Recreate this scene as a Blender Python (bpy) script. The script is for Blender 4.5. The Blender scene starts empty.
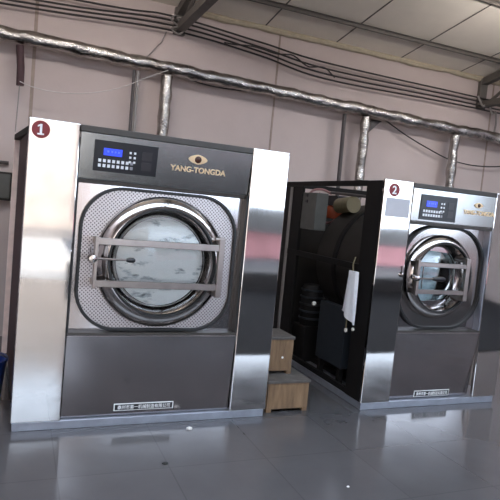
import bpy, bmesh, math, random
from mathutils import Vector, Matrix
from mathutils import noise as mnoise

random.seed(7)
S = bpy.context.scene
COL = S.collection

# ------------------------------------------------------------------ camera
cd = bpy.data.cameras.new('camera')
cam = bpy.data.objects.new('camera', cd)
COL.objects.link(cam)
cd.sensor_width = 36.0
cd.lens = 556.26 * 36.0 / 500.0
cr = Vector((0.9203635, -0.37976469, 0.09332631))
cu = Vector((-0.05819353, 0.10298966, 0.99297867))
cf = Vector((0.38670988, 0.91933232, -0.07268807))
cm = Matrix((cr, cu, -cf)).transposed().to_4x4()
cm.translation = Vector((-0.0243, -3.5423, 1.4846))
cam.matrix_world = cm
cd.clip_start = 0.05
cd.clip_end = 200
S.camera = cam

# ------------------------------------------------------------------ sky and sun
W = bpy.data.worlds.new('world')
S.world = W
W.use_nodes = True
wb = W.node_tree.nodes['Background']
wb.inputs['Color'].default_value = (0.70, 0.83, 1.0, 1)
wb.inputs['Strength'].default_value = 3.2

sl = bpy.data.lights.new('sun', 'SUN')
sl.energy = 3.0
sl.angle = 0.02
sl.color = (1.0, 0.93, 0.84)
sun = bpy.data.objects.new('sun', sl)
COL.objects.link(sun)
sun.rotation_euler = Vector((-0.2, -0.70, -0.50)).to_track_quat('-Z', 'Y').to_euler()

S.view_settings.view_transform = 'Standard'
S.view_settings.look = 'None'
S.view_settings.gamma = 1
S.view_settings.use_curve_mapping = False
S.view_settings.exposure = 1.18

# ------------------------------------------------------------------ materials
def new_mat(name):
    m = bpy.data.materials.new(name)
    m.use_nodes = True
    nt = m.node_tree
    return m, nt, nt.nodes['Principled BSDF']

def N(nt, typ, **kw):
    n = nt.nodes.new(typ)
    for k, v in kw.items():
        if k.startswith('i_'):
            n.inputs[k[2:].replace('_', ' ')].default_value = v
        else:
            setattr(n, k, v)
    return n

def coords(nt, scale=(1, 1, 1), rot=(0, 0, 0), loc=(0, 0, 0)):
    tc = N(nt, 'ShaderNodeTexCoord')
    mp = N(nt, 'ShaderNodeMapping')
    mp.inputs['Scale'].default_value = scale
    mp.inputs['Rotation'].default_value = rot
    mp.inputs['Location'].default_value = loc
    nt.links.new(tc.outputs['Object'], mp.inputs['Vector'])
    return mp.outputs['Vector']

def noise_tex(nt, vec, scale, detail=3, rough=0.5):
    n = N(nt, 'ShaderNodeTexNoise')
    n.inputs['Scale'].default_value = scale
    n.inputs['Detail'].default_value = detail
    n.inputs['Roughness'].default_value = rough
    nt.links.new(vec, n.inputs['Vector'])
    return n.outputs['Fac']

def ramp(nt, fac, stops):
    r = N(nt, 'ShaderNodeValToRGB')
    el = r.color_ramp.elements
    while len(el) < len(stops):
        el.new(0.5)
    for e, (p, c) in zip(el, stops):
        e.position = p
        e.color = (c[0], c[1], c[2], 1)
    nt.links.new(fac, r.inputs['Fac'])
    return r.outputs['Color']

def g(v):
    return (v, v, v)

def bump(nt, bsdf, fac, strength, dist, normal=None):
    b = N(nt, 'ShaderNodeBump')
    b.inputs['Strength'].default_value = strength
    b.inputs['Distance'].default_value = dist
    nt.links.new(fac, b.inputs['Height'])
    if normal is not None:
        nt.links.new(normal, b.inputs['Normal'])
    if bsdf is not None:
        nt.links.new(b.outputs['Normal'], bsdf.inputs['Normal'])
    return b.outputs['Normal']

def plain(name, col, rough=0.5, metal=0.0, spec=0.5, var=0.12, scale=14, bmp=0.0):
    m, nt, b = new_mat(name)
    v = coords(nt)
    f = noise_tex(nt, v, scale, 4)
    c = ramp(nt, f, [(0.25, [x * (1 - var) for x in col]), (0.75, [min(1, x * (1 + var)) for x in col])])
    nt.links.new(c, b.inputs['Base Color'])
    b.inputs['Roughness'].default_value = rough
    b.inputs['Metallic'].default_value = metal
    b.inputs['Specular IOR Level'].default_value = spec
    if bmp:
        bump(nt, b, noise_tex(nt, v, scale * 3, 3), bmp, 0.01)
    return m

def steel(name, col=(0.62, 0.60, 0.59), rough=0.2, wavy=0.25, brush=0.06, var=0.05):
    m, nt, b = new_mat(name)
    b.inputs['Metallic'].default_value = 1.0
    br = noise_tex(nt, coords(nt, (90, 90, 1.2)), 3.0, 4)
    sm = noise_tex(nt, coords(nt, (1, 1, 1), loc=(3, 1, 5)), 5.0, 5, 0.6)
    c = ramp(nt, sm, [(0.3, [x * (1 - var) for x in col]), (0.7, [min(1, x * (1 + var)) for x in col])])
    nt.links.new(c, b.inputs['Base Color'])
    r = ramp(nt, br, [(0.3, g(max(0.02, rough - brush))), (0.7, g(rough + brush))])
    nt.links.new(r, b.inputs['Roughness'])
    if wavy:
        w = noise_tex(nt, coords(nt, (1.6, 1.6, 1.0)), 1.7, 1.5, 0.4)
        bump(nt, b, w, wavy, 0.02)
    return m

M = {}
M['steel'] = steel('brushed_steel', rough=0.055, brush=0.02, wavy=0.07)
M['steel_flat'] = steel('flat_steel', rough=0.14, wavy=0.05, brush=0.03, col=(0.52, 0.49, 0.495))
M['steel_strip'] = steel('control_strip_steel', rough=0.2, wavy=0.05, brush=0.04, col=(0.40, 0.40, 0.39))
M['chrome'] = steel('polished_steel', rough=0.13, wavy=0.1, col=(0.50, 0.47, 0.455), brush=0.03)
M['bar'] = plain('bar_steel', (0.36, 0.32, 0.30), 0.28, metal=1.0)
M['plinth'] = plain('plinth_steel', (0.36, 0.38, 0.44), 0.35, metal=0.7)
M['dark_trim'] = plain('dark_trim', (0.045, 0.038, 0.033), 0.4)
M['rubber'] = plain('black_rubber', (0.012, 0.012, 0.013), 0.45)
M['black'] = plain('black_plastic', (0.014, 0.014, 0.018), 0.28)
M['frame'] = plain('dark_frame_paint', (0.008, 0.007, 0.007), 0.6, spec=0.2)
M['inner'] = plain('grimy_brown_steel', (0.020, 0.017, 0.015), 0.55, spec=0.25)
M['inner_blue'] = plain('grey_blue_plate', (0.018, 0.022, 0.028), 0.5, spec=0.3)
M['box_grey'] = plain('pale_grey_box_paint', (0.075, 0.075, 0.07), 0.5)
M['orange'] = plain('orange_paint', (0.35, 0.06, 0.02), 0.5)
M['tan'] = plain('tan_canister', (0.17, 0.14, 0.08), 0.5)
M['pink_hose'] = plain('pink_hose', (0.24, 0.11, 0.11), 0.5)
M['cream_post'] = plain('cream_paint', (0.85, 0.68, 0.61), 0.5)
M['maroon'] = plain('maroon_wrap', (0.05, 0.022, 0.026), 0.7)
M['cable'] = plain('black_cable', (0.025, 0.022, 0.022), 0.6)
M['wire_pale'] = plain('pale_string', (0.5, 0.46, 0.45), 0.7)
M['pipe_dark'] = plain('dark_pipe', (0.06, 0.05, 0.05), 0.5)
M['pipe_grey'] = plain('grey_pipe', (0.24, 0.22, 0.21), 0.4)
M['truss'] = plain('truss_paint', (0.11, 0.098, 0.088), 0.55)
M['purlin'] = plain('purlin_zinc', (0.10, 0.088, 0.078), 0.5)
M['foam'] = plain('yellow_foam', (0.42, 0.36, 0.27), 0.9, bmp=0.5)
M['white_paint'] = plain('white_paint', (0.82, 0.8, 0.8), 0.5)
M['red'] = plain('red_sticker', (0.20, 0.012, 0.018), 0.4, var=0.05)
M['white'] = plain('white_print', (0.85, 0.85, 0.85), 0.5, var=0.03)
M['button'] = plain('button_white', (0.80, 0.82, 0.85), 0.4, var=0.03)
M['button_grey'] = plain('button_grey', (0.3, 0.3, 0.33), 0.4, var=0.03)
M['dark_window'] = plain('dark_window', (0.032, 0.028, 0.032), 0.3)
M['gold'] = plain('gold_letter', (0.85, 0.62, 0.38), 0.35, metal=0.4)
M['brown_eye'] = plain('brown_enamel', (0.06, 0.02, 0.01), 0.25)
M['paper'] = plain('grey_paper', (0.50, 0.50, 0.54), 0.7, var=0.04)
M['scrap'] = plain('white_scrap', (0.8, 0.78, 0.75), 0.8)
M['speck'] = plain('dark_speck', (0.02, 0.02, 0.02), 0.8)
M['towel'] = plain('white_towel', (0.75, 0.77, 0.82), 0.95, var=0.05, scale=40, bmp=0.25)
M['blue'] = plain('blue_plastic', (0.012, 0.035, 0.17), 0.35)
M['stool_top'] = plain('dusty_stool_top', (0.085, 0.075, 0.068), 0.75, var=0.3, bmp=0.3)

# self lit blue screen
m, nt, b = new_mat('blue_screen')
b.inputs['Base Color'].default_value = (0.01, 0.02, 0.25, 1)
b.inputs['Emission Color'].default_value = (0.03, 0.06, 0.75, 1)
b.inputs['Emission Strength'].default_value = 0.75
b.inputs['Roughness'].default_value = 0.25
M['screen'] = m
M['screen_text'] = plain('screen_text', (0.08, 0.14, 0.7), 0.4)

# crinkled foil
m, nt, b = new_mat('crinkled_foil')
b.inputs['Metallic'].default_value = 1
v = coords(nt)
f1 = noise_tex(nt, v, 22, 4, 0.6)
c = ramp(nt, noise_tex(nt, v, 6, 3), [(0.3, (0.24, 0.22, 0.205)), (0.7, (0.58, 0.55, 0.52))])
nt.links.new(c, b.inputs['Base Color'])
b.inputs['Roughness'].default_value = 0.14
bump(nt, b, f1, 0.5, 0.03)
M['foil'] = m

# wood
m, nt, b = new_mat('stool_wood')
f = noise_tex(nt, coords(nt, (16, 16, 2.2)), 2.0, 5, 0.6)
c = ramp(nt, f, [(0.3, (0.11, 0.066, 0.036)), (0.55, (0.20, 0.12, 0.062)), (0.75, (0.27, 0.17, 0.095))])
nt.links.new(c, b.inputs['Base Color'])
b.inputs['Roughness'].default_value = 0.65
bump(nt, b, f, 0.15, 0.01)
M['wood'] = m

# wall plaster with faint dirt
m, nt, b = new_mat('mauve_wall')
v = coords(nt)
f = noise_tex(nt, v, 1.1, 5, 0.6)
c = ramp(nt, f, [(0.3, (0.46, 0.385, 0.365)), (0.7, (0.53, 0.445, 0.425))])
nt.links.new(c, b.inputs['Base Color'])
b.inputs['Roughness'].default_value = 0.75
bump(nt, b, noise_tex(nt, v, 30, 3), 0.06, 0.01)
M['wall'] = m

# ceiling boards
m, nt, b = new_mat('ceiling_board')
v = coords(nt)
f = noise_tex(nt, v, 1.6, 5, 0.6)
c = ramp(nt, f, [(0.3, (0.72, 0.66, 0.58)), (0.7, (0.82, 0.75, 0.66))])
nt.links.new(c, b.inputs['Base Color'])
b.inputs['Roughness'].default_value = 0.7
M['ceiling'] = m

# polished floor tiles
m, nt, b = new_mat('floor_tiles')
v = coords(nt, loc=(-0.24, 0.02, 0))
bt = N(nt, 'ShaderNodeTexBrick')
bt.offset = 0.0
bt.inputs['Scale'].default_value = 1.0
bt.inputs['Brick Width'].default_value = 0.6
bt.inputs['Row Height'].default_value = 0.6
bt.inputs['Mortar Size'].default_value = 0.004
bt.inputs['Mortar Smooth'].default_value = 0.2
bt.inputs['Color1'].default_value = (0.088, 0.085, 0.089, 1)
bt.inputs['Color2'].default_value = (0.095, 0.091, 0.096, 1)
bt.inputs['Mortar'].default_value = (0.072, 0.07, 0.072, 1)
nt.links.new(v, bt.inputs['Vector'])
mx = N(nt, 'ShaderNodeMixRGB', blend_type='MULTIPLY')
mx.inputs['Fac'].default_value = 0.5
nt.links.new(bt.outputs['Color'], mx.inputs['Color1'])
nt.links.new(ramp(nt, noise_tex(nt, v, 2.5, 5, 0.6), [(0.3, g(0.7)), (0.7, g(1.0))]), mx.inputs['Color2'])
nt.links.new(mx.outputs['Color'], b.inputs['Base Color'])
nt.links.new(ramp(nt, noise_tex(nt, v, 4, 4), [(0.3, g(0.09)), (0.7, g(0.16))]), b.inputs['Roughness'])
b.inputs['Specular IOR Level'].default_value = 0.75
bump(nt, b, noise_tex(nt, v, 2.2, 2), 0.06, 0.01)
M['floor'] = m

# perforated stainless plate (staggered dark holes)
m, nt, b = new_mat('perforated_plate')
b.inputs['Metallic'].default_value = 1
tc = N(nt, 'ShaderNodeTexCoord')
sp = N(nt, 'ShaderNodeSeparateXYZ')
nt.links.new(tc.outputs['Object'], sp.inputs['Vector'])
def mth(op, a, bb=None):
    n = N(nt, 'ShaderNodeMath', operation=op)
    for i, x in enumerate((a, bb)):
        if x is None:
            continue
        if isinstance(x, (int, float)):
            n.inputs[i].default_value = x
        else:
            nt.links.new(x, n.inputs[i])
    return n.outputs[0]
P = 0.024
def dots(ox, oz):
    sx = mth('SUBTRACT', mth('FRACT', mth('DIVIDE', mth('ADD', sp.outputs['X'], ox + 10 * P), P)), 0.5)
    sz = mth('SUBTRACT', mth('FRACT', mth('DIVIDE', mth('ADD', sp.outputs['Z'], oz + 10 * P), P)), 0.5)
    return mth('ADD', mth('MULTIPLY', sx, sx), mth('MULTIPLY', sz, sz))
d = mth('MINIMUM', dots(0, 0), dots(P / 2, P / 2))
c = ramp(nt, d, [(0.02, (0.17, 0.155, 0.155)), (0.07, (0.56, 0.52, 0.525))])
nt.links.new(c, b.inputs['Base Color'])
b.inputs['Roughness'].default_value = 0.33
bump(nt, b, ramp(nt, d, [(0.02, g(0)), (0.08, g(1))]), 0.3, 0.004)
M['perf'] = m

# streaky white laundry
m, nt, b = new_mat('wet_white_cloth')
v = coords(nt, (1, 1, 1))
f = noise_tex(nt, coords(nt, (2.2, 2.2, 5.5), (0, 0.6, 0)), 2.6, 5, 0.6)
f2 = noise_tex(nt, v, 2.0, 3)
c1 = ramp(nt, f, [(0.33, (0.22, 0.23, 0.24)), (0.39, (0.55, 0.60, 0.63)), (0.44, (0.92, 0.94, 0.95)), (0.75, (0.90, 0.94, 0.95))])
nt.links.new(c1, b.inputs['Base Color'])
b.inputs['Roughness'].default_value = 0.8
bump(nt, b, f, 0.4, 0.03)
M['laundry'] = m

m, nt, b = new_mat('pale_blue_cloth')
f = noise_tex(nt, coords(nt, (2, 2, 3)), 4.0, 5, 0.6)
nt.links.new(ramp(nt, f, [(0.32, (0.20, 0.28, 0.33)), (0.45, (0.48, 0.66, 0.76)), (0.7, (0.66, 0.82, 0.90))]), b.inputs['Base Color'])
b.inputs['Roughness'].default_value = 0.8
bump(nt, b, f, 0.3, 0.02)
M['blue_cloth'] = m

# thin clear glass
m, nt, b = new_mat('door_glass')
nt.nodes.remove(b)
out = nt.nodes['Material Output']
tr = N(nt, 'ShaderNodeBsdfTransparent')
tr.inputs['Color'].default_value = (0.98, 0.99, 0.99, 1)
gl = N(nt, 'ShaderNodeBsdfGlossy')
gl.inputs['Roughness'].default_value = 0.05
fr = N(nt, 'ShaderNodeFresnel')
fr.inputs['IOR'].default_value = 1.45
mixs = N(nt, 'ShaderNodeMixShader')
nt.links.new(fr.outputs[0], mixs.inputs[0])
nt.links.new(tr.outputs[0], mixs.inputs[1])
nt.links.new(gl.outputs[0], mixs.inputs[2])
nt.links.new(mixs.outputs[0], out.inputs['Surface'])
M['glass'] = m

M['reflect_dark'] = plain('reflection_dark', (0.05, 0.048, 0.05), 0.6, scale=2)  # dark tone for the added sill and canopy, dimming panel reflections
M['added_mat'] = plain('added_mat_matte', (0.035, 0.034, 0.036), 0.95, spec=0.05)
M['pavement'] = plain('pale_pavement', (0.50, 0.44, 0.38), 0.8, scale=2)
# outdoors
M['street'] = plain('street_concrete', (0.085, 0.083, 0.088), 0.85, var=0.15, scale=2)
M['pink_wall'] = plain('pink_wall_paint', (0.86, 0.41, 0.42), 0.8, scale=2)
M['grey_band'] = plain('grey_coping', (0.20, 0.19, 0.185), 0.8, scale=2)
M['cream_wall'] = plain('cream_wall_paint', (0.44, 0.375, 0.32), 0.8, scale=2)

# ------------------------------------------------------------------ mesh helper
LOC = {}

class MB:
    def __init__(self):
        self.bm = bmesh.new()

    def box(self, a, b):
        x0, y0, z0 = a
        x1, y1, z1 = b
        vs = [self.bm.verts.new(p) for p in ((x0, y0, z0), (x1, y0, z0), (x1, y1, z0), (x0, y1, z0),
                                             (x0, y0, z1), (x1, y0, z1), (x1, y1, z1), (x0, y1, z1))]
        for f in ((3, 2, 1, 0), (4, 5, 6, 7), (0, 1, 5, 4), (1, 2, 6, 5), (2, 3, 7, 6), (3, 0, 4, 7)):
            self.bm.faces.new([vs[i] for i in f])
        return self

    def rings(self, rs, close=True, caps=True):
        """skin a list of rings (lists of points with equal count)"""
        R = [[self.bm.verts.new(p) for p in r] for r in rs]
        n = len(R[0])
        for a, b in zip(R, R[1:]):
            for i in range(n if close else n - 1):
                j = (i + 1) % n
                self.bm.faces.new((a[i], a[j], b[j], b[i]))
        if caps:
            self.bm.faces.new(list(reversed(R[0])))
            self.bm.faces.new(R[-1])
        return self

    def tube(self, pts, r, seg=10, jitter=0.0, caps=True):
        pts = [Vector(p) for p in pts]
        rs = []
        for i, p in enumerate(pts):
            t = (pts[min(i + 1, len(pts) - 1)] - pts[max(i - 1, 0)]).normalized()
            ref = Vector((0, 0, 1)) if abs(t.z) < 0.9 else Vector((1, 0, 0))
            a = t.cross(ref).normalized()
            b = t.cross(a).normalized()
            rr = r[i] if isinstance(r, (list, tuple)) else r
            ring = []
            for k in range(seg):
                an = 2 * math.pi * k / seg
                q = p + (a * math.cos(an) + b * math.sin(an)) * rr
                if jitter:
                    q += (q - p).normalized() * jitter * mnoise.noise(q * 9.0)
                ring.append(q)
            rs.append(ring)
        return self.rings(rs, caps=caps)

    def lathe(self, prof, c, axis='Y', seg=64, closed=False):
        """prof = [(radius, offset along axis)]"""
        rs = []
        for r, o in prof:
            ring = []
            for k in range(seg):
                an = 2 * math.pi * k / seg
                u, v = r * math.cos(an), r * math.sin(an)
                if axis == 'Y':
                    ring.append((c[0] + u, c[1] + o, c[2] + v))
                elif axis == 'Z':
                    ring.append((c[0] + u, c[1] + v, c[2] + o))
                else:
                    ring.append((c[0] + o, c[1] + u, c[2] + v))
            rs.append(ring)
        if closed:
            R = [[self.bm.verts.new(p) for p in r] for r in rs]
            for i in range(len(R)):
                a, b = R[i], R[(i + 1) % len(R)]
                for k in range(seg):
                    j = (k + 1) % seg
                    self.bm.faces.new((a[k], a[j], b[j], b[k]))
            return self
        return self.rings(rs)

    def prism(self, outline, y0, y1):
        """outline of (x, z) points extruded from y0 to y1"""
        return self.rings([[(x, y0, z) for x, z in outline], [(x, y1, z) for x, z in outline]])

    def frame_prism(self, outer, inner, y0, y1):
        n = len(outer)
        A = [[self.bm.verts.new((x, y, z)) for x, z in o] for y in (y0, y1) for o in (outer, inner)]
        o0, i0, o1, i1 = A
        for k in range(n):
            j = (k + 1) % n
            self.bm.faces.new((o0[k], o0[j], i0[j], i0[k]))
            self.bm.faces.new((o1[k], i1[k], i1[j], o1[j]))
            self.bm.faces.new((o0[k], o1[k], o1[j], o0[j]))
            self.bm.faces.new((i0[k], i0[j], i1[j], i1[k]))
        return self

    def xf(self, mat):
        bmesh.ops.transform(self.bm, matrix=mat, verts=self.bm.verts[:])
        return self

    def build(self, name, mat, parent=None, bevel=0.0, smooth=False, base=None, label=None, at=None):
        """parent: geometry is in the parent's local frame. at: top-level object whose
        geometry is given in world coordinates, re-centred on 'at'."""
        bmesh.ops.recalc_face_normals(self.bm, faces=self.bm.faces[:])
        if at is not None:
            bmesh.ops.translate(self.bm, verts=self.bm.verts[:], vec=-Vector(at))
        me = bpy.data.meshes.new(name)
        self.bm.to_mesh(me)
        self.bm.free()
        if mat is not None:
            me.materials.append(M[mat] if isinstance(mat, str) else mat)
        if smooth:
            for p in me.polygons:
                p.use_smooth = True
            if hasattr(me, 'set_sharp_from_angle'):
                me.set_sharp_from_angle(angle=math.radians(40))
        o = bpy.data.objects.new(name, me)
        COL.objects.link(o)
        if at is not None:
            o.location = at
        if parent is not None:
            o.parent = parent
        if bevel:
            bv = o.modifiers.new('bevel', 'BEVEL')
            bv.width = bevel
            bv.segments = 2
            bv.limit_method = 'ANGLE'
        if label:
            o['label'] = label
        return o

def rrect(cx, cz, hw, hh, r, seg=14):
    pts = []
    for sx, sz, a0 in ((1, 1, 0), (-1, 1, 90), (-1, -1, 180), (1, -1, 270)):
        for k in range(seg + 1):
            a = math.radians(a0 + 90 * k / seg)
            pts.append((cx + sx * (hw - r) + r * math.cos(a), cz + sz * (hh - r) + r * math.sin(a)))
    return pts

def thing(name, label, cat, loc=(0, 0, 0), group=None):
    o = bpy.data.objects.new(name, None)
    o.empty_display_size = 0.1
    COL.objects.link(o)
    o.location = loc
    return tag(o, label, cat, group)

def tag(o, label, cat, group=None):
    o['label'] = label
    o['category'] = cat
    if group:
        o['group'] = group
    return o

def struct(o):
    o['kind'] = 'structure'
    return o

def lettering(name, text, mat, size, centre, parent, width=None, depth=0.002, bold=0.0, pre=None, label=None):
    cu_ = bpy.data.curves.new('lettering', 'FONT')
    cu_.body = text
    cu_.size = size
    cu_.extrude = depth
    cu_.offset = bold
    cu_.align_x = 'CENTER'
    cu_.align_y = 'CENTER'
    tmp = bpy.data.objects.new('lettering_curve', cu_)
    COL.objects.link(tmp)
    dg = bpy.context.evaluated_depsgraph_get()
    me = bpy.data.meshes.new_from_object(tmp.evaluated_get(dg))
    bpy.data.objects.remove(tmp)
    bpy.data.curves.remove(cu_)
    xs = [v.co.x for v in me.vertices]
    ys = [v.co.y for v in me.vertices]
    mx_, my_ = (max(xs) + min(xs)) / 2, (max(ys) + min(ys)) / 2
    k = 1.0 if width is None else width / (max(xs) - min(xs))
    mt = Matrix.Translation(centre) @ Matrix.Rotation(math.pi / 2, 4, 'X') @ Matrix.Diagonal((k, 1, 1, 1)) @ Matrix.Translation((-mx_, -my_, 0))
    if pre is not None:
        mt = pre @ mt
    me.transform(mt)
    me.name = name
    me.materials.clear()
    me.materials.append(M[mat])
    o = bpy.data.objects.new(name, me)
    COL.objects.link(o)
    o.parent = parent
    if label:
        o['label'] = label
    return o

# ------------------------------------------------------------------ setting
YW = 2.40
def cz(y, z0=3.53):
    return z0 + 0.164 * (YW - y)

struct(MB().box((-3.5, -6.3, -0.12), (9.5, YW + 0.15, 0.0)).build('floor', 'floor'))
struct(MB().box((-3.5, YW, 0.0), (9.5, YW + 0.15, 3.95)).build('wall_back', 'wall'))
struct(MB().box((-3.65, -6.3, 0.0), (-3.5, YW + 0.15, 5.4)).build('wall_left', 'wall'))
struct(MB().box((9.5, -6.3, 0.0), (9.65, YW + 0.15, 5.4)).build('wall_right', 'wall'))
wf = MB()
wf.box((-3.5, -6.3, 2.75), (9.5, -6.1, 5.4))
wf.box((-3.5, -6.3, 0.0), (-1.6, -6.1, 2.75))
wf.box((0.80, -6.3, 1.0), (0.95, -6.1, 2.75))
struct(wf.build('wall_front', 'wall'))
struct(MB().box((0.80, -6.3, 0.0), (9.5, -6.1, 0.3)).build('added_front_sill', 'reflect_dark'))  # unseen low sill, added and kept dark to dim the panel reflections

SKY_A, SKY_B = -3.3, -1.4        # made-up roof gap, left open to bring extra daylight inside
def roof(name, x0, x1, z0):
    mb = MB()
    for a, b in ((-6.3, SKY_A), (SKY_B, YW)):
        mb.rings([[(x0, a, cz(a, z0)), (x0, b, cz(b, z0)), (x0, b, cz(b, z0) + 0.1), (x0, a, cz(a, z0) + 0.1)],
                  [(x1, a, cz(a, z0)), (x1, b, cz(b, z0)), (x1, b, cz(b, z0) + 0.1), (x1, a, cz(a, z0) + 0.1)]])
    return struct(mb.build(name, 'ceiling'))
roof('ceiling', -3.5, 9.5, 3.53)

# ceiling board joints
k = 1
for x in (-1.35, -0.42, 0.52, 2.39, 3.31, 4.25, 5.2, 6.1, 7.05):
    a, b = SKY_B, YW - 0.02
    struct(MB().rings([[(x - 0.008, a, cz(a) - 0.003), (x + 0.008, a, cz(a) - 0.003), (x + 0.008, a, cz(a) + 0.02), (x - 0.008, a, cz(a) + 0.02)],
                       [(x - 0.008, b, cz(b) - 0.003), (x + 0.008, b, cz(b) - 0.003), (x + 0.008, b, cz(b) + 0.02), (x - 0.008, b, cz(b) + 0.02)]]).build('trim_%d' % k, 'dark_trim'))
    k += 1
# wall panel joints
m = plain('joint_stain', (0.30, 0.235, 0.20), 0.8, var=0.2)
M['joint'] = m
for x, w in ((0.025, 0.016), (2.60, 0.011), (-1.3, 0.014), (5.84, 0.012), (7.3, 0.012)):
    struct(MB().box((x - w, YW - 0.004, 0.0), (x + w, YW + 0.01, 3.52)).build('trim_%d' % k, 'joint'))
    k += 1
# lumpy foam bead along wall and ceiling
pts = []
rr = []
x = 1.5
while x < 9.4:
    pts.append((x, YW - 0.02, 3.515 + 0.02 * mnoise.noise(Vector((x * 2.3, 0, 0)))))
    rr.append(0.038 + 0.018 * mnoise.noise(Vector((x * 5.1, 3, 0))))
    x += 0.05
struct(MB().tube(pts, rr, 8).build('trim_%d' % k, 'foam', smooth=True))
k += 1
# the street outside the open shop front
struct(MB().box((-40, -40, -0.14), (60, -6.3, -0.02)).build('ground_outside', 'street'))
struct(MB().box((-14, -15, -0.13), (1.25, -6.31, -0.012)).build('pavement_outside', 'pavement'))
struct(MB().box((3.2, -12.6, -0.02), (9.4, -12.3, 0.80)).build('wall_outside_pink', 'pink_wall'))
struct(MB().box((3.1, -12.7, 0.80), (9.4, -12.2, 1.58)).build('trim_outside_coping', 'grey_band'))
struct(MB().box((9.4, -12.6, -0.02), (19, -12.3, 0.66)).build('wall_outside_low', 'pink_wall'))
struct(MB().box((9.4, -12.7, 0.66), (19, -12.2, 1.32)).build('trim_outside_low', 'grey_band'))
struct(MB().box((-14, -15.3, -0.02), (2.6, -15, 4.4)).build('wall_outside_cream', 'cream_wall'))

struct(MB().box((1.3, -11.0, 3.1), (24.0, -6.31, 3.16)).build('added_sky_block', 'reflect_dark'))  # unseen canopy, added to block bright sky from floor and panel reflections

struct(MB().box((1.05, -6.0, 0.0), (9.4, -1.60, 0.008)).build('added_mat_front', 'added_mat'))  # unseen matte sheet, added to stop floor glare showing in the panels

# ------------------------------------------------------------------ roof steel
def truss(x, z_bot, zc, label, y_end=-6.05, dz=0.02):
    t = thing('roof_truss', label, 'roof beam', (x, YW, z_bot), 'roof trusses')
    def L(y, z):
        return (0, y - YW, z - z_bot)
    h = 0.045
    MB().box((-h, y_end - YW, 0), (h, -0.02, 0.08)).build('bottom_chord', 'truss', t, 0.004)
    a, b = y_end, YW - 0.02
    za, zb = cz(a, zc) - dz, cz(b, zc) - dz
    MB().rings([[(-h, a - YW, za - z_bot - 0.09), (h, a - YW, za - z_bot - 0.09), (h, a - YW, za - z_bot), (-h, a - YW, za - z_bot)],
                [(-h, b - YW, zb - z_bot - 0.09), (h, b - YW, zb - z_bot - 0.09), (h, b - YW, zb - z_bot), (-h, b - YW, zb - z_bot)]]).build('top_chord', 'truss', t, 0.004)
    MB().box((-0.06, -0.06, -0.02), (0.06, -0.005, zb - z_bot)).build('end_plate', 'truss', t, 0.004)
    ys = [YW - 0.15 - 0.75 * i for i in range(11)]
    for i in range(10):
        y0, y1 = ys[i], ys[i + 1]
        p0 = L(y0, z_bot + 0.04) if i % 2 == 0 else L(y0, cz(y0, zc) - dz - 0.05)
        p1 = L(y1, cz(y1, zc) - dz - 0.05) if i % 2 == 0 else L(y1, z_bot + 0.04)
        MB().tube([p0, p1], 0.022, 8).build('web_strut', 'truss', t)
truss(1.42, 3.26, 3.53, 'dark steel roof truss meeting the wall above the first washer')
truss(5.62, 3.13, 3.53, 'dark steel roof truss at the far right above the second washer', dz=0.02)
# purlin
def purlin(y, x0, x1, z0, label):
    p = MB()
    zt = cz(y + 0.03, z0) - 0.002
    p.box((x0, y - 0.03, zt - 0.006), (x1, y + 0.03, zt))
    p.box((x0, y - 0.004, zt - 0.038), (x1, y + 0.004, zt - 0.006))
    p.box((x0, y - 0.02, zt - 0.044), (x1, y + 0.004, zt - 0.038))
    tag(p.build('purlin', 'purlin', at=((x0 + x1) / 2, y, zt)), label, 'roof beam')
purlin(1.86, 1.50, 5.54, 3.53, 'thin roof purlin under the ceiling boards, nearer to the back wall')
purlin(0.88, 1.50, 5.54, 3.53, 'thin roof purlin under the ceiling boards, farther from the back wall')

# ------------------------------------------------------------------ added fill tubes, unseen, brightening the upper wall and ceiling
m, nt, b = new_mat('fill_tube')
b.inputs['Base Color'].default_value = (0.9, 0.9, 0.88, 1)
b.inputs['Emission Color'].default_value = (1.0, 0.94, 0.88, 1)
b.inputs['Emission Strength'].default_value = 42.0
M['fill_tube'] = m
for lx, lab in ((0.3, 'added fill tube under the roof in front of the first washer'), (4.6, 'added fill tube under the roof in front of the second washer')):
    lt = thing('fill_tube_lamp', lab, 'lamp', (lx, 0.15, 3.45), 'added fill lamps')
    MB().tube([(-0.75, 0, 0), (0.75, 0, 0)], 0.02, 12).build('fill_tube', 'fill_tube', lt, smooth=True)
    for sx in (-1, 1):
        MB().box((sx * 0.775 - 0.024, -0.025, -0.03), (sx * 0.775 + 0.024, 0.025, 0.05)).build('fill_holder', 'white_paint', lt, 0.004)
        MB().tube([(sx * 0.775, 0, 0.05), (sx * 0.775, 0, cz(0.15) - 3.451)], 0.006, 8).build('hanging_rod', 'pipe_grey', lt)
    MB().box((-0.75, -0.012, 0.03), (0.75, 0.012, 0.05)).build('fill_bar', 'white_paint', lt, 0.002)

# ------------------------------------------------------------------ pipes
def pz(x):
    return 2.879 - 0.0235 * (x + 0.28)

pp = thing('steam_pipe', 'long foil-wrapped pipe running along the upper back wall', 'pipe', (2.5, 2.2, 2.8))
pts = []
rr = []
x = -3.45
while x < 9.4:
    pts.append((x - 2.5, 0.012 * mnoise.noise(Vector((x, 1, 0))), pz(x) - 2.8 + 0.008 * mnoise.noise(Vector((x * 1.7, 5, 0)))))
    rr.append(0.066 + 0.008 * mnoise.noise(Vector((x * 4, 9, 0))))
    x += 0.035
MB().tube(pts, rr, 16, jitter=0.018).build('foil_wrap', 'foil', pp, smooth=True)
for x in (-2.3, 0.45, 2.9, 4.6, 6.9):
    MB().box((x - 2.515, 0.04, pz(x) - 2.8 - 0.012), (x - 2.485, 0.199, pz(x) - 2.8 + 0.012)).build('wall_bracket', 'pipe_dark', pp)

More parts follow.
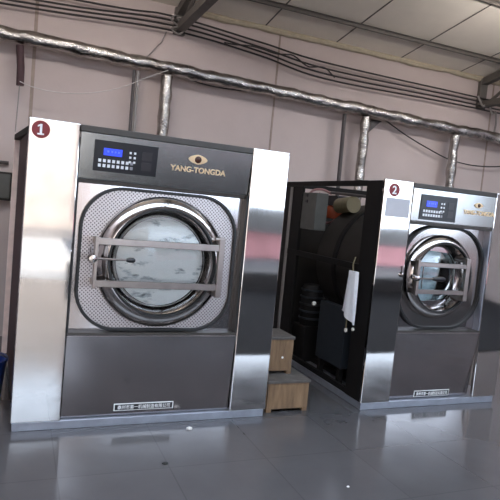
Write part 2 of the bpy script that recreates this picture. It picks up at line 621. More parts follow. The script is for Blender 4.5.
def riser(x0, x1, z1, r, label, y=2.2, mat='foil', name='riser_pipe', group='pipes dropping from the long pipe', ztop=None):
    zt = (pz(x0) - 0.082) if ztop is None else ztop
    n = 60
    pts = []
    rr = []
    for i in range(n + 1):
        t = i / n
        z = zt + (z1 - zt) * t
        wob = 0.008 if mat == 'foil' else 0.0
        pts.append((x0 + (x1 - x0) * t + wob * mnoise.noise(Vector((z * 3, x0, 0))), y, z))
        rr.append(r * (1 + (0.16 * mnoise.noise(Vector((z * 7, x0, 2))) if mat == 'foil' else 0)))
    o = MB().tube(pts, rr, 14, jitter=0.016 if mat == 'foil' else 0).build(name, mat, smooth=True, at=(x1, y, z1))
    return tag(o, label, 'pipe', group)
riser(1.294, 1.300, 0.0, 0.06, 'thick foil-wrapped riser pipe going down behind the middle of the first washer')
riser(3.728, 3.705, 0.0, 0.055, 'foil-wrapped riser pipe going down behind the open side of the second washer')
riser(5.10, 5.125, 0.0, 0.058, 'foil-wrapped riser pipe above the right end of the second washer')
riser(0.965, 0.975, 0.0, 0.016, 'thin dark riser pipe, left of a close pair behind the first washer', y=2.24, mat='pipe_dark')
riser(1.003, 1.013, 0.0, 0.016, 'thin grey riser pipe, right of a close pair behind the first washer', y=2.24, mat='pipe_grey')
riser(3.46, 3.50, 0.0, 0.024, 'bare dark riser pipe left of the foil riser behind the second washer', y=2.25, mat='pipe_dark')
# small gusset under the pipe, right of the second foil riser
tag(MB().prism([(3.80, 2.715), (4.02, 2.715), (3.80, 2.50)], 2.30, 2.33).box((3.8, 2.3, 2.70), (4.02, YW - 0.001, 2.715)).build('wall_gusset', 'pipe_dark', at=(3.85, 2.36, 2.6)),
    'small dark triangular bracket under the long pipe beside the second foil riser', 'bracket')
# maroon stub with thin wire
st = thing('pipe_stub', 'short maroon-wrapped stub hanging from the long pipe at far left', 'pipe', (-0.085, 2.2, 2.4))
MB().tube([(-0.018, 0, 0.395), (0.0, 0, 0.2), (0.004, 0, 0.03)], 0.034, 12).build('stub_wrap', 'maroon', st, smooth=True)
MB().tube([(0.0, 0, 0.04), (-0.005, 0, -0.15), (-0.012, -0.01, -0.4)], 0.006, 6).build('dangling_wire', 'pipe_grey', st, smooth=True)

# ------------------------------------------------------------------ cables
def cable(name, pts, r, label, mat='cable', group=None, cat='cable', sub=10, wob=0.0):
    P_ = [Vector(p) for p in pts]
    P_ = [2 * P_[0] - P_[1]] + P_ + [2 * P_[-1] - P_[-2]]
    out = []
    for i in range(1, len(P_) - 2):
        p0, p1, p2, p3 = P_[i - 1:i + 3]
        for s in range(sub):
            t = s / sub
            q = 0.5 * ((2 * p1) + (p2 - p0) * t + (2 * p0 - 5 * p1 + 4 * p2 - p3) * t * t + (3 * p1 - p0 - 3 * p2 + p3) * t ** 3)
            if wob:
                q = q + Vector((0, 0, wob * mnoise.noise(q * 3)))
            out.append(q)
    out.append(P_[-2])
    return tag(MB().tube(out, r, 7).build(name, mat, smooth=True, at=out[len(out) // 2]), label, cat, group)
gc = 'four cables strung along the top of the wall'
names = ('topmost', 'second from the top', 'third from the top', 'lowest')
rows = (((-3.4, 3.26), (0.43, 3.345), (1.295, 3.395), (2.32, 3.329), (3.22, 3.261), (5.46, 3.24), (9.4, 3.2)),
        ((-3.4, 3.16), (0.02, 3.261), (1.30, 3.349), (2.325, 3.276), (3.23, 3.193), (5.466, 3.19), (9.4, 3.15)),
        ((-3.4, 3.12), (-0.21, 3.209), (1.30, 3.300), (2.33, 3.230), (3.237, 3.133), (5.475, 3.14), (9.4, 3.1)),
        ((-3.4, 3.08), (-0.296, 3.165), (1.308, 3.25), (2.334, 3.185), (3.244, 3.077), (5.482, 3.095), (9.4, 3.05)))
for i, row in enumerate(rows):
    cable('wall_cable', [(x, 2.30, z) for x, z in row], 0.010, 'black cable along the upper back wall, %s of the four parallel ones' % names[i], group=gc)
# tangle of thin cable ties and slack wire
cable('slack_wire', [(1.9, 2.28, 3.25), (2.35, 2.28, 3.24), (2.7, 2.27, 3.27), (2.95, 2.28, 3.17), (3.15, 2.27, 3.20), (3.3, 2.28, 3.13)], 0.008,
      'slack thin dark wire tangled among the upper cables right of the truss', wob=0.06)
cable('slack_wire', [(1.34, 2.27, 3.40), (1.30, 2.25, 3.34), (1.38, 2.27, 3.30), (1.31, 2.25, 3.26), (1.40, 2.27, 3.23), (1.46, 2.26, 3.31), (1.36, 2.25, 3.37), (1.50, 2.27, 3.38)], 0.009,
      'knot of grey wire tied round the cables at the first truss', mat='pipe_grey', wob=0.03)
cable('slack_wire', [(5.46, 2.27, 3.24), (5.55, 2.25, 3.12), (5.64, 2.26, 3.2), (5.72, 2.25, 3.06), (5.80, 2.27, 3.1), (5.86, 2.3, 2.95), (5.88, 2.34, 2.80)], 0.013,
      'bunched wire dangling from the cables at the far right truss', mat='pipe_grey', wob=0.03)
cable('hanging_string', [(-0.085, 2.158, 2.46), (0.02, 2.12, 2.425), (0.2, 2.12, 2.41), (0.48, 2.12, 2.44), (0.8, 2.12, 2.54), (1.07, 2.12, 2.69), (1.28, 2.115, 2.80)], 0.0045,
      'thin pale string sagging below the long pipe at upper left', mat='wire_pale', cat='string')
cable('drooping_cable', [(1.455, 2.28, 2.80), (1.7, 2.28, 2.765), (1.904, 2.28, 2.758), (2.2, 2.28, 2.772), (2.423, 2.28, 2.80)], 0.007,
      'thin dark cable drooping just below the long pipe above the first washer')
cable('drooping_cable', [(4.0, 2.3, 2.765), (4.45, 2.3, 2.58), (5.0, 2.3, 2.41), (5.25, 2.3, 2.365), (5.6, 2.3, 2.35), (6.03, 2.3, 2.39), (6.6, 2.3, 2.5)], 0.008,
      'thin dark cable sagging below the long pipe above the second washer')
cable('crack_wire', [(1.29, 2.385, 3.25), (1.25, 2.385, 3.14), (1.21, 2.385, 3.09), (1.146, 2.385, 3.0), (1.10, 2.385, 2.95)], 0.006,
      'short grey wire hanging on the wall below the first truss', mat='pipe_grey')
cable('wall_conduit', [(-3.4, 2.36, 1.70), (-1.2, 2.36, 1.705), (-0.14, 2.36, 1.71)], 0.018, 'thin dark conduit on the wall left of the first washer', mat='pipe_dark', cat='pipe')
eb = thing('wall_box', 'drab grey box on the wall left of the first washer', 'box', (-0.4, YW, 1.3))
MB().box((-0.42, -0.12, 0.05), (0.305, -0.001, 0.32)).build('box_body', 'inner', eb, 0.006)
MB().box((-0.40, -0.132, 0.07), (0.285, -0.12, 0.30)).build('box_lid', 'box_grey', eb, 0.004)

# ------------------------------------------------------------------ washers
def washer(c):
    """local frame: origin at front-left foot, X along the front, Y to the back"""
    Wd, H, D = c['W'], c['H'], c['D']
    pl, pr = c['pl'], c['pr']            # inner edges of the two side panels
    rec = 0.08
    t = thing('industrial_washer', c['label'], 'washing machine', c['loc'], 'industrial washers')
    # plinth
    MB().box((0.01, 0.012, 0.0), (Wd - 0.01, D, 0.055)).build('plinth', 'plinth', t, 0.004)
    # side panels: folded sheet, wrapping back a little
    for s, (x0, x1) in enumerate(((0.0, pl), (pr, Wd))):
        mb = MB()
        z0, z1 = 0.058, H
        d = c['wrap']
        if s == 0 or c['closed']:
            pass
        mb.box((x0, 0.0, z0), (x1, d, z1))
        o = mb.build('side_panel', 'steel', t, 0.006)
    # dark flank behind the folded panel, left
    MB().box((0.004, c['wrap'] + 0.002, 0.058), (0.05, c['flank'], H - 0.01)).build('flank_panel', 'frame', t, 0.003)
    # lower front plate
    MB().box((pl + 0.003, 0.004, 0.058), (pr - 0.003, 0.03, c['zl'])).xf(Matrix.Translation((0, 0, c['zl'])) @ Matrix.Rotation(c['lean'], 4, 'X') @ Matrix.Translation((0, 0, -c['zl']))).build('lower_panel', 'steel_flat', t, 0.004)
    MB().box((pl + 0.003, 0.012, c['zl'] + 0.001), (pr - 0.003, rec + 0.02, c['zl'] + 0.016)).build('ledge', 'dark_trim', t, 0.002)
    # recessed surround
    so = rrect((pl + pr) / 2, (c['zl'] + 0.047 + c['zc']) / 2, (pr - pl) / 2 - 0.002, (c['zc'] + 0.013 - c['zl']) / 2, 0.004)
    si = []
    for (qx, qz) in so:
        a = math.atan2(qz - c['door'][1], qx - c['door'][0])
        si.append((c['door'][0] + 0.8 * c['door'][2] * math.cos(a), c['door'][1] + 0.8 * c['door'][2] * math.sin(a)))
    MB().frame_prism(so, si, rec, rec + 0.02).build('door_surround', 'steel_flat', t, 0.0)
    MB().box((pr - 0.012, 0.01, c['zl'] + 0.017), (pr - 0.002, rec - 0.001, c['zc'] - 0.001)).build('side_seal', 'rubber' if c['closed'] else 'plinth', t, 0.0)
    MB().box((pl + 0.002, 0.01, c['zl'] + 0.017), (pl + 0.012, rec - 0.001, c['zc'] - 0.001)).build('side_seal', 'rubber', t, 0.0)
    # control strip, leaning slightly down
    zt = c['zt']
    hs = zt - c['zc']
    T = Matrix.Translation((0, -0.004, zt)) @ Matrix.Rotation(c['tilt'], 4, 'X') @ Matrix.Translation((0, 0, -zt))
    MB().box((pl + 0.004, 0.0, c['zc']), (pr - 0.004, 0.035, zt)).xf(T).build('control_panel', 'steel_strip', t, 0.004)
    MB().box((pl + 0.004, 0.002, c['zc'] - 0.026), (pr - 0.004, 0.06, c['zc'] - 0.002)).xf(T).build('lower_lip', 'dark_trim', t, 0.002)
    MB().box((pl + 0.002, -0.008, zt + 0.002), (pr - 0.002, 0.10, H - 0.002 + c['lid'])).build('top_trim', 'dark_trim', t, 0.003)
    # keypad
    kx0, kx1, kz0, kz1 = c['key']
    kp = MB().box((kx0, -0.008, kz0), (kx1, 0.002, kz1)).xf(T).build('keypad', 'black', t, 0.002)
    kw, kh = kx1 - kx0, kz1 - kz0
    def kbox(u0, u1, v0, v1, nm, mt, dep=0.004):
        return MB().box((kx0 + u0 * kw, -0.008 - dep, kz1 - v1 * kh), (kx0 + u1 * kw, -0.0079, kz1 - v0 * kh)).xf(T).build(nm, mt, kp)
    kbox(0.145, 0.43, 0.24, 0.47, 'screen', 'screen')
    for cx_ in (0.20, 0.26, 0.31, 0.36):
        kbox(cx_, cx_ + 0.03, 0.31, 0.37, 'screen_character', 'screen_text', 0.0048)
    for r_ in range(2):
        for q in range(8):
            kbox(0.075 + q * 0.071, 0.118 + q * 0.071, 0.60 + r_ * 0.16, 0.70 + r_ * 0.16, 'button', 'button' if q < 7 else 'button_grey')
    for r_ in range(3):
        for q in range(2):
            kbox(0.545 + q * 0.07, 0.578 + q * 0.07, 0.27 + r_ * 0.15, 0.34 + r_ * 0.15, 'button', 'button')
    kbox(0.75, 0.91, 0.22, 0.50, 'dark_window', 'dark_window', 0.002)
    kbox(0.75, 0.91, 0.57, 0.84, 'dark_window', 'dark_window', 0.002)
    lettering('key_print', 'ALPS', 'pipe_grey', 0.018, (kx0 + 0.27 * kw, -0.009, kz1 - 0.14 * kh), kp, pre=T, depth=0.0005) if False else None
    # emblem and gold letters
    ex, ez, es = c['emblem']
    eo = []
    for k_ in range(32):
        a = 2 * math.pi * k_ / 32
        eo.append((ex + es * math.cos(a), ez + es * 0.5 * math.sin(a) * (1 - 0.25 * abs(math.cos(a)))))
    em = MB().prism(eo, -0.008, 0.001).xf(T).build('emblem', 'gold', t, 0.002)
    MB().lathe([(0.001, -0.006), (es * 0.3, -0.004), (es * 0.36, 0.0)], (ex, -0.008, ez), seg=24).xf(T).build('emblem_pupil', 'brown_eye', em, smooth=True)
    lx, lz, lw, ls = c['letters']
    lettering('brand_letters', 'YANG-TONGDA', 'gold', ls, (lx, -0.002, lz), t, width=lw, depth=0.003, bold=0.001, pre=T)
    # perforated plate with rubber border
    cx_, cz_, hw, hh, rr_ = c['plate']
    po = rrect(cx_, cz_, hw - 0.02, hh - 0.02, rr_ - 0.02)
    dx, dz, R = c['door']
    ph = []
    for (qx, qz) in po:
        a = math.atan2(qz - dz, qx - dx)
        ph.append((dx + 0.8 * R * math.cos(a), dz + 0.8 * R * math.sin(a)))
    MB().frame_prism(po, ph, rec - 0.012, rec - 0.001).build('perforated_plate' if c['perf'] == 'perf' else 'door_plate', c['perf'], t)
    MB().frame_prism(rrect(cx_, cz_, hw, hh, rr_), po, rec - 0.035, rec - 0.001).build('gasket', 'rubber', t, 0.004)
    # door
    k = R / 0.43
    y0 = rec - 0.012
    prof = [(0.297, c['deep']), (0.43, 0.0), (0.43, -0.03), (0.418, -0.048), (0.372, -0.082), (0.357, -0.085), (0.346, -0.078), (0.297, c['deep'] - 0.002)]
    dr = MB().lathe([(r_ * k, o) for r_, o in prof], (dx, y0, dz), seg=96, closed=True).build('door', 'chrome', t, smooth=True)
    MB().lathe([(0.3445 * k, -0.074), (0.357 * k, -0.090), (0.346 * k, -0.090), (0.339 * k, -0.068)], (dx, y0, dz), seg=96, closed=True).build('door_seal', 'rubber', dr, smooth=True)
    MB().lathe([(0.001, -0.030), (0.15 * k, -0.027), (0.25 * k, -0.018), (0.296 * k, -0.008), (0.296 * k, -0.004), (0.15 * k, -0.022), (0.001, -0.025)], (dx, y0 + c['deep'], dz), seg=64).build('porthole_glass', 'glass', dr, smooth=True)
    yb = y0 - 0.148
    bx0, bx1 = c['bx']
    for zb in (c['bars']):
        MB().box((bx0, yb, zb - 0.021 * k), (bx1, yb + 0.028, zb + 0.021 * k)).build('crossbar', 'bar', dr, 0.003)
    zlo, zhi = min(c['bars']), max(c['bars'])
    MB().box((bx0 - 0.018, yb - 0.004, zlo - 0.03), (bx0 + 0.004, yb + 0.04, zhi + 0.03)).build('latch_plate', 'bar', dr, 0.003)
    for zb in (zlo, zhi):
        MB().box((bx0 - 0.016, yb + 0.04, zb - 0.02), (bx0 + 0.002, y0 + 0.001, zb + 0.02)).build('latch_post', 'bar', dr, 0.002)
        MB().tube([(bx1 + 0.02, yb + 0.02, zb + (0.05 if zb > dz else -0.05)), (bx1 + 0.02, y0 + 0.001, zb + (0.05 if zb > dz else -0.05))], 0.026 * k, 12).build('hinge_bolt', 'bar', dr, smooth=True)
    MB().box((bx1 - 0.004, yb - 0.004, zlo - 0.065), (bx1 + 0.036, yb + 0.03, zhi + 0.065)).build('hinge_plate', 'bar', dr, 0.004)
    MB().box((bx0 + 0.06, yb + 0.03, zlo + 0.021), (bx0 + 0.066, yb + 0.036, zhi - 0.021)).build('tie_rod', 'chrome', dr)
    # handle
    hz = (zlo + zhi) / 2 + c['hz']
    hx = bx0 - 0.03
    MB().lathe([(0.001, -0.045 * k), (0.022 * k, -0.043 * k), (0.027 * k, -0.03 * k), (0.027 * k, 0.03), (0.02 * k, 0.04)], (hx, yb, hz), seg=20).build('latch_hub', 'chrome', dr, smooth=True)
    MB().tube([(hx, yb - 0.02, hz), (c['knob'][0], yb - 0.045, hz + 0.004)], 0.007, 8).build('handle_rod', 'bar', dr, smooth=True)
    kx, kl, kr = c['knob']
    MB().tube([(kx, yb - 0.045, hz + 0.004), (kx + kl * 0.3, yb - 0.046, hz + 0.004), (kx + kl * 0.8, yb - 0.047, hz + 0.004), (kx + kl, yb - 0.047, hz + 0.004)],
              [kr * 0.6, kr, kr, kr * 0.5], 14).build('handle_knob', 'black', dr, smooth=True, label='black handle knob')
    MB().tube([(hx - 0.005, yb - 0.01, hz + 0.02), (hx - 0.012, yb - 0.012, hz + 0.07)], 0.006, 8).build('latch_pin', 'bar', dr, smooth=True)
    # name plate at the bottom
    nx, nz, nw, nh = c['name']
    Ln = Matrix.Translation((0, 0.004, c['zl'])) @ Matrix.Rotation(c['lean'], 4, 'X') @ Matrix.Translation((0, 0, -c['zl']))
    npl = MB().box((nx - nw / 2, -0.002, nz - nh / 2), (nx + nw / 2, 0.003, nz + nh / 2)).xf(Ln).build('name_plate', 'white', t, 0.001)
    MB().box((nx - nw / 2 + 0.007, -0.0035, nz - nh / 2 + 0.006), (nx + nw / 2 - 0.007, -0.001, nz + nh / 2 - 0.006)).xf(Ln).build('plate_field', 'black', npl)
    lettering('plate_letters', '泰州市第一机械制造有限公司', 'white', nh * 0.62, (nx, -0.004, nz), npl, width=nw * 0.88, depth=0.0005, bold=0.0003, pre=Ln)
    # number sticker
    sx, sz, sr = c['num']
    sk = MB().lathe([(sr, -0.0015), (sr, 0.001)], (sx, 0, sz), seg=40).build('number_sticker', 'red', t)
    if c['digit'] == '1':
        o1 = [(-0.36, -0.62), (0.36, -0.62), (0.36, -0.44), (0.13, -0.44), (0.13, 0.62), (-0.06, 0.62), (-0.36, 0.44), (-0.36, 0.26), (-0.12, 0.36), (-0.12, -0.44), (-0.36, -0.44)]
        MB().prism([(sx + u * sr, sz + v_ * sr) for u, v_ in o1], -0.0026, -0.0014).build('number', 'white', sk)
    else:
        lettering('number', c['digit'], 'white', sr * 1.75, (sx, -0.002, sz), sk, depth=0.0006, bold=sr * 0.03)
    # frame: rear posts, rails
    rx0, rx1 = c['rear']
    z1 = H + c['rear_z']
    MB().box((rx0, D - 0.045, 0.055), (rx0 + 0.042, D, z1)).build('rear_post', c['post'], t, 0.003)
    MB().box((rx1 - 0.045, D - 0.045, 0.055), (rx1, D, H)).build('rear_post', 'frame', t, 0.003)
    # top side rails
    def rail(p0, p1, w, nm='rail'):
        p0, p1 = Vector(p0), Vector(p1)
        MB().rings([[p0 + Vector(q) for q in ((-w, 0, -w), (w, 0, -w), (w, 0, w), (-w, 0, w))],
                    [p1 + Vector(q) for q in ((-w, 0, -w), (w, 0, -w), (w, 0, w), (-w, 0, w))]]).build(nm, 'frame', t)
    rail((0.025, c['flank'], H - 0.03), (rx0 + 0.021, D - 0.045, z1 - 0.03), 0.022, 'top_rail')
    rail((Wd - 0.03, c['wrap'] + 0.002, H - 0.03), (rx1 - 0.022, D - 0.045, H - 0.03), 0.022, 'top_rail')
    MB().box((rx0 + 0.043, D - 0.04, H - 0.05), (rx1 - 0.046, D - 0.002, H - 0.004)).build('top_rail', 'frame', t)
    # drum shell, back plate, bearing housing and pulley
    cxm = (pl + pr) / 2
    rd = min(0.56, Wd * 0.40)
    zd = c['door'][1]
    MB().lathe([(0.001, 0.0), (rd * 0.96, 0.0), (rd, 0.02), (rd, 0.98), (rd * 0.96, 1.0), (0.001, 1.0)], (cxm, 0.19, zd), seg=56).build('drum_shell', 'inner', t, smooth=True)
    for yy in (0.35, 0.8):
        MB().lathe([(rd + 0.001, 0), (rd + 0.02, 0), (rd + 0.02, 0.05), (rd + 0.001, 0.05)], (cxm, yy, zd), seg=56, closed=True).build('drum_band', 'frame', t)
    MB().lathe([(0.001, 0), (0.16, 0), (0.12, 0.22), (0.001, 0.22)], (cxm, 1.191, zd), seg=32).build('bearing_housing', 'frame', t, smooth=True)
    MB().lathe([(0.05, 0), (0.30, 0), (0.30, 0.08), (0.05, 0.08)], (cxm, 1.415, zd), seg=48).build('pulley', 'frame', t, smooth=True)
    MB().box((0.12, D - 0.03, 0.06), (Wd - 0.06, D - 0.01, c['back'])).build('back_plate', 'inner', t)
    for xx in (cxm - rd * 0.75, cxm + rd * 0.75 - 0.08):
        MB().box((xx, 0.3, 0.056), (xx + 0.08, 1.1, zd - rd * 0.62)).build('drum_cradle', 'frame', t)
    # inner front bulkhead so the inside stays closed from the front
    MB().box((pl - 0.05, rec + 0.092, 0.06), (pr + 0.05, rec + 0.105, H - 0.06)).build('front_bulkhead', 'frame', t)
    return t, dr

t1, d1 = washer(dict(
    W=1.702, H=1.90, D=1.62, loc=(0, 0, 0), label='large steel washer with red number 1 sticker, left of the wooden stools',
    pl=0.29, pr=1.425, wrap=0.10, flank=0.40, closed=True, zl=0.60, zc=1.575, zt=1.858, lid=0.0, tilt=math.radians(8.5),
    key=(0.378, 0.772, 1.632, 1.822), emblem=(1.04, 1.775, 0.064), letters=(1.052, 1.706, 0.38, 0.05),
    perf='perf', plate=(0.852, 1.084, 0.525, 0.465, 0.27), door=(0.862, 1.083, 0.43), bars=(1.207, 0.945), bx=(0.432, 1.215), deep=0.0, hz=0.025,
    knob=(0.60, 0.055, 0.016), name=(0.822, 0.112, 0.40, 0.05), num=(0.068, 1.836, 0.051), digit='1', lean=math.radians(4),
    rear=(-0.092, 1.69), rear_z=0.03, post='cream_post', back=1.82))
t2, d2 = washer(dict(
    W=1.40, H=1.811, D=1.80, loc=(2.519, 0, 0), label='smaller steel washer with red number 2 sticker and an open side',
    pl=0.272, pr=1.135, wrap=0.03, flank=0.24, closed=False, zl=0.62, zc=1.515, zt=1.772, lid=0.0, tilt=math.radians(1.5),
    key=(0.355, 0.715, 1.532, 1.730), emblem=(0.945, 1.690, 0.045), letters=(0.96, 1.628, 0.33, 0.05),
    perf='chrome', plate=(0.705, 1.066, 0.425, 0.425, 0.30), door=(0.655, 1.076, 0.345), bars=(1.183, 0.968), bx=(0.355, 0.825), deep=0.035, hz=0.0,
    knob=(0.455, 0.12, 0.02), name=(0.739, 0.091, 0.37, 0.055), num=(0.095, 1.735, 0.05), digit='2', lean=math.radians(5.5),
    rear=(0.0, 1.40), rear_z=0.0, post='cream_post', back=1.60))
# dark cover closing the left flank of number 1
MB().rings([[(0.004, 0.402, 0.06), (0.03, 0.402, 0.06), (0.03, 0.402, 1.86), (0.004, 0.402, 1.86)],
            [(-0.048, 1.57, 0.06), (-0.02, 1.57, 0.06), (-0.02, 1.57, 1.90), (-0.048, 1.57, 1.90)]]).build('side_cover', 'maroon', t1)
# number 2 extras
MB().box((0.03, -0.0015, 1.53), (0.255, 0.001, 1.674)).build('notice_sheet', 'paper', t2, label='pale grey paper notice')

# ---- works seen through the open side of number 2 (local frame of the machine)
eb2 = MB().box((0.03, 1.085, 1.345), (0.16, 1.36, 1.70)).build('switch_box', 'box_grey', t2, 0.005, label='pale grey switch box')
for zz in (1.60, 1.655):
    MB().box((0.018, 1.25, zz), (0.03, 1.285, zz + 0.03)).build('box_latch', 'black', eb2)
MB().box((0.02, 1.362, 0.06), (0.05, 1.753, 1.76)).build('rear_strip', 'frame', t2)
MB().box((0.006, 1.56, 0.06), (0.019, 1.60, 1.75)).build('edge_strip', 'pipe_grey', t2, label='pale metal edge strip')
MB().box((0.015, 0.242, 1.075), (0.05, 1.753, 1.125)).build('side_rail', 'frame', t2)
# valve assembly
vb = MB().box((0.34, 1.22, 1.60), (0.52, 1.52, 1.70)).build('valve_block', 'black', t2, 0.006)
MB().lathe([(0.001, 0), (0.075, 0), (0.085, 0.02), (0.085, 0.10), (0.06, 0.13), (0.001, 0.13)], (0.42, 1.40, 1.47), axis='Z', seg=24).build('valve_motor', 'orange', vb, smooth=True, label='orange valve motor')
MB().tube([(0.36, 1.20, 1.60), (0.36, 0.95, 1.62)], [0.075, 0.08], 20).build('canister', 'tan', t2, smooth=True, label='tan canister')
def hose(pts, r, mat, nm='hose', label=None, parent=t2):
    P_ = [Vector(p) for p in pts]
    P_ = [2 * P_[0] - P_[1]] + P_ + [2 * P_[-1] - P_[-2]]
    out = []
    for i in range(1, len(P_) - 2):
        p0, p1, p2, p3 = P_[i - 1:i + 3]
        for s in range(8):
            u = s / 8
            out.append(0.5 * ((2 * p1) + (p2 - p0) * u + (2 * p0 - 5 * p1 + 4 * p2 - p3) * u * u + (3 * p1 - p0 - 3 * p2 + p3) * u ** 3))
    out.append(P_[-2])
    return MB().tube(out, r, 8).build(nm, mat, parent, smooth=True, label=label)
hose([(0.30, 1.50, 1.72), (0.24, 1.52, 1.60), (0.24, 1.50, 1.48), (0.28, 1.42, 1.42), (0.36, 1.34, 1.43), (0.42, 1.34, 1.48)], 0.012, 'pink_hose', label='pink hose loop')
hose([(0.20, 1.56, 1.69), (0.24, 1.54, 1.74), (0.32, 1.50, 1.755), (0.40, 1.44, 1.72)], 0.012, 'pink_hose')
hose([(0.25, 1.20, 1.72), (0.36, 0.90, 1.705), (0.42, 0.66, 1.69), (0.45, 0.32, 1.67)], 0.014, 'pipe_dark')
# motor with cooling ribs
mo = MB().lathe([(0.001, 0), (0.10, 0), (0.11, 0.02), (0.11, 0.36), (0.09, 0.40), (0.001, 0.40)], (0.20, 1.27, 0.40), axis='Z', seg=32).build('motor', 'frame', t2, smooth=True)
for zz in (0.46, 0.53, 0.60, 0.67, 0.74):
    MB().lathe([(0.108, 0), (0.122, 0.004), (0.122, 0.016), (0.108, 0.02)], (0.20, 1.27, zz), axis='Z', seg=32, closed=True).build('motor_rib', 'rubber' if zz == 0.60 else 'inner_blue', mo, smooth=True)
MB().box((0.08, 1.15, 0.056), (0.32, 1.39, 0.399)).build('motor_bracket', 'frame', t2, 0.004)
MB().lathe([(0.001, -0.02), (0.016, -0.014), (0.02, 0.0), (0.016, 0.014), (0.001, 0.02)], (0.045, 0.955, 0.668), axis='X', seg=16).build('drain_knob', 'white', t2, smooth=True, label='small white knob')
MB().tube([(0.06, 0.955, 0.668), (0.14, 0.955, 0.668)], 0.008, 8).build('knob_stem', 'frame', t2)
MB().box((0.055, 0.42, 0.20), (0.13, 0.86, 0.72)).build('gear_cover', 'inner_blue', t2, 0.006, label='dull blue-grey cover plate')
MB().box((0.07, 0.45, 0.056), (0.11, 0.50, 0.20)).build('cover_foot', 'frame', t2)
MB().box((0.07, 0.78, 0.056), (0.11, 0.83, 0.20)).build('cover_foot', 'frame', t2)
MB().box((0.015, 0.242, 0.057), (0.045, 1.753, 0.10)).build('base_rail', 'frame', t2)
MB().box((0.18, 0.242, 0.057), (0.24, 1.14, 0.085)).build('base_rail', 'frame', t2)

# ------------------------------------------------------------------ laundry behind the glass
def laundry(c, R, label, mat='laundry'):
    rs = []
    for r_, o in ((R, 0.0), (R * 0.97, -0.008), (R * 0.8, -0.014), (R * 0.55, -0.018), (R * 0.3, -0.02), (R * 0.1, -0.02)):
        ring = []
        for k_ in range(48):
            a = 2 * math.pi * k_ / 48
            p = Vector((c[0] + r_ * math.cos(a), 0, c[2] + r_ * math.sin(a)))
            ring.append((p.x, c[1] + o + (0.004 * mnoise.noise(p * 9) if r_ < R else 0), p.z))
        rs.append(ring)
    return tag(MB().rings(rs).build('wet_laundry', mat, smooth=True, at=c), label, 'laundry', 'laundry behind the door glass')
laundry((0.862, 0.078, 1.083), 0.2925, 'white streaky laundry pressed behind the round glass of washer number 1')
laundry((2.519 + 0.655, 0.118, 1.076), 0.236, 'pale blue laundry behind the round glass of washer number 2', 'blue_cloth')

# ------------------------------------------------------------------ towel on the front corner of number 2
tw = thing('hanging_towel', 'white towel hanging at the open side of washer number 2', 'towel', (2.50, 0.27, 0.65))
rs = []
n = 15
for i in range(n + 1):
    s = i / n
    zt_ = 0.42 - 0.42 * s
    hw_ = 0.066 + 0.02 * s ** 0.8
    yc = -0.05 + 0.012 * s
    ring = []
    for k_ in range(36):
        a = 2 * math.pi * k_ / 36
        fold = 0.012 * math.sin(a * 5 + s * 2.0) * (0.3 + s)
        y = yc + (hw_ + fold) * math.cos(a)
        xx = -0.014 + (0.017 + 0.35 * fold) * math.sin(a)
        zz = zt_
        if i == n:
            zz = 0.0 + 0.042 * (1 + math.cos(a)) - 0.01 * math.sin(3 * a)
        elif i > n - 4:
            zz = zt_ + (i - n + 4) / 4 * (0.042 * (1 + math.cos(a)) - 0.01 * math.sin(3 * a)) * 0.8
        ring.append((xx - 0.012, y, zz))
    rs.append(ring)
MB().rings(rs).build('towel_cloth', 'towel', tw, smooth=True)
MB().tube([(-0.012, -0.02, 0.41), (-0.01, -0.005, 0.47), (0.012, 0.005, 0.53)], 0.006, 8).build('hook', 'tan', tw, smooth=True)
hc = thing('pull_cord', 'short cord with a white tip hanging below the towel', 'cord', (2.50, 0.285, 0.58))
MB().tube([(0.0, 0, 0.10), (0.002, 0.005, 0.05), (0.0, 0.0, 0.0)], 0.005, 6).build('cord', 'tan', hc, smooth=True)
MB().lathe([(0.001, -0.025), (0.013, -0.015), (0.013, 0.005), (0.004, 0.012)], (0, 0, 0), axis='Z', seg=14).build('cord_tip', 'scrap', hc, smooth=True)
tag(MB().lathe([(0.001, -0.008), (0.012, -0.004), (0.014, 0.004), (0.012, 0.01)], (2.51, 0.205, 0.60), axis='X', seg=16).build('screw_cap', 'scrap', at=(2.51, 0.205, 0.60)),
    'pale round cap on the dark flank of washer number 2 below the towel', 'cap')
# dark duct end lying on top of number 2
tag(MB().tube([(3.74, 0.8, 1.846), (3.78, 0.8, 1.848), (4.3, 0.8, 1.848), (4.8, 0.8, 1.848)], [0.02, 0.034, 0.036, 0.036], 14).build('rubber_hose', 'rubber', smooth=True, at=(4.2, 0.8, 1.82)),
    'thick dark hose lying on top of washer number 2 at the right edge', 'hose')

# ------------------------------------------------------------------ wooden stools
def stool(x0, x1, y0, y1, z0, z1, label, seed):
    t = thing('wooden_stool', label, 'stool', ((x0 + x1) / 2, (y0 + y1) / 2, z0), 'wooden stools')
    w, d, h = (x1 - x0) / 2, (y1 - y0) / 2, z1 - z0
    th = 0.022
    top = MB().box((-w - 0.008, -d - 0.008, h - th), (w + 0.008, d + 0.008, h)).build('top_board', 'stool_top', t, 0.003)
    MB().box((-w, -d, 0.025), (w, -d + 0.018, h - th - 0.001)).build('front_board', 'wood', t, 0.002)
    MB().box((-w, d - 0.018, 0.025), (w, d, h - th - 0.001)).build('back_board', 'wood', t, 0.002)
    MB().box((-w, -d + 0.019, 0.025), (-w + 0.018, d - 0.019, h - th - 0.001)).build('side_board', 'wood', t, 0.002)
    MB().box((w - 0.018, -d + 0.019, 0.025), (w, d - 0.019, h - th - 0.001)).build('side_board', 'wood', t, 0.002)
    for sx in (-1, 1):
        for sy in (-1, 1):
            MB().box((sx * w - (0.04 if sx > 0 else 0), sy * d - (0.04 if sy > 0 else 0), 0.0),
                     (sx * w + (0.04 if sx < 0 else 0), sy * d + (0.04 if sy < 0 else 0), 0.024)).build('leg', 'wood', t, 0.002)
    return t
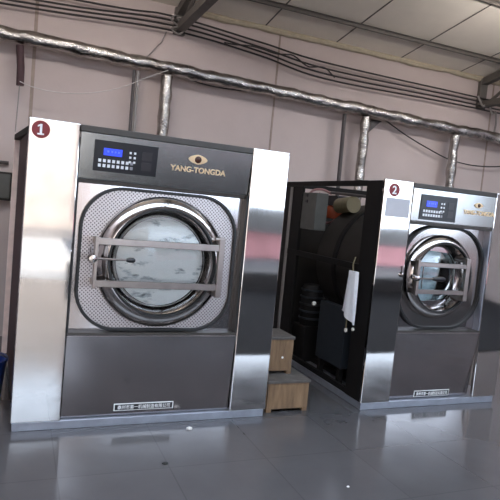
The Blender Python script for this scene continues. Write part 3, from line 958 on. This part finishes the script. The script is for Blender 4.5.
stool(1.745, 2.085, 0.07, 0.46, 0.0, 0.242, 'low wooden box stool on the floor between the washers', 1)
ust = stool(1.720, 2.000, 0.225, 0.50, 0.242, 0.535, 'upper wooden box stool stacked on the low stool between the washers', 2)
tag(MB().lathe([(0.001, -0.004), (0.009, -0.003), (0.009, 0.002)], (1.915, 0.222, 0.375), seg=12).build('paint_spot', 'scrap', at=(1.915, 0.222, 0.375)),
    'tiny white spot stuck on the front of the upper wooden stool', 'scrap') if False else None
MB().lathe([(0.001, -0.003), (0.009, -0.002), (0.009, 0.001)], (0.055, -0.1375, 0.13), seg=12).build('paint_spot', 'scrap', ust, label='white paint spot')

# ------------------------------------------------------------------ blue bucket at the far left
bk = thing('blue_bucket', 'blue plastic bucket on the floor left of the first washer', 'bucket', (-0.225, 0.42, 0.0))
MB().lathe([(0.001, 0.0), (0.15, 0.0), (0.155, 0.01), (0.185, 0.33), (0.195, 0.335), (0.195, 0.35), (0.18, 0.35), (0.148, 0.02), (0.001, 0.02)], (0, 0, 0), axis='Z', seg=40).build('bucket_body', 'blue', bk, smooth=True)
MB().tube([(0.188 * math.cos(a), 0.188 * math.sin(a) * 0.9, 0.335 - 0.10 * math.sin(a) ) for a in [math.pi + math.pi * i / 16 for i in range(17)]], 0.005, 8).build('bucket_handle', 'pipe_grey', bk, smooth=True)

# ------------------------------------------------------------------ litter on the floor
def crumb(name, x, y, r, h, mat, label):
    rs = []
    for s, zz in ((1.0, 0.0), (0.9, h * 0.6), (0.4, h)):
        rs.append([(x + r * s * math.cos(a) * (1 + 0.4 * mnoise.noise(Vector((a * 2, x, s)))), y + 0.7 * r * s * math.sin(a) * (1 + 0.4 * mnoise.noise(Vector((a * 2, y, s)))), zz + 0.001)
                   for a in [2 * math.pi * i / 10 for i in range(10)]])
    tag(MB().rings(rs).build(name, mat, at=(x, y, 0)), label, 'litter')
crumb('paper_scrap', 1.10, -0.12, 0.021, 0.014, 'scrap', 'small white paper scrap on the floor in front of the first washer')
crumb('dirt_speck', 0.826, -0.574, 0.018, 0.012, 'speck', 'dark speck of dirt on the floor tiles near the middle')
crumb('paper_scrap', 1.753, -1.038, 0.009, 0.006, 'scrap', 'tiny white crumb on the floor at the bottom right')
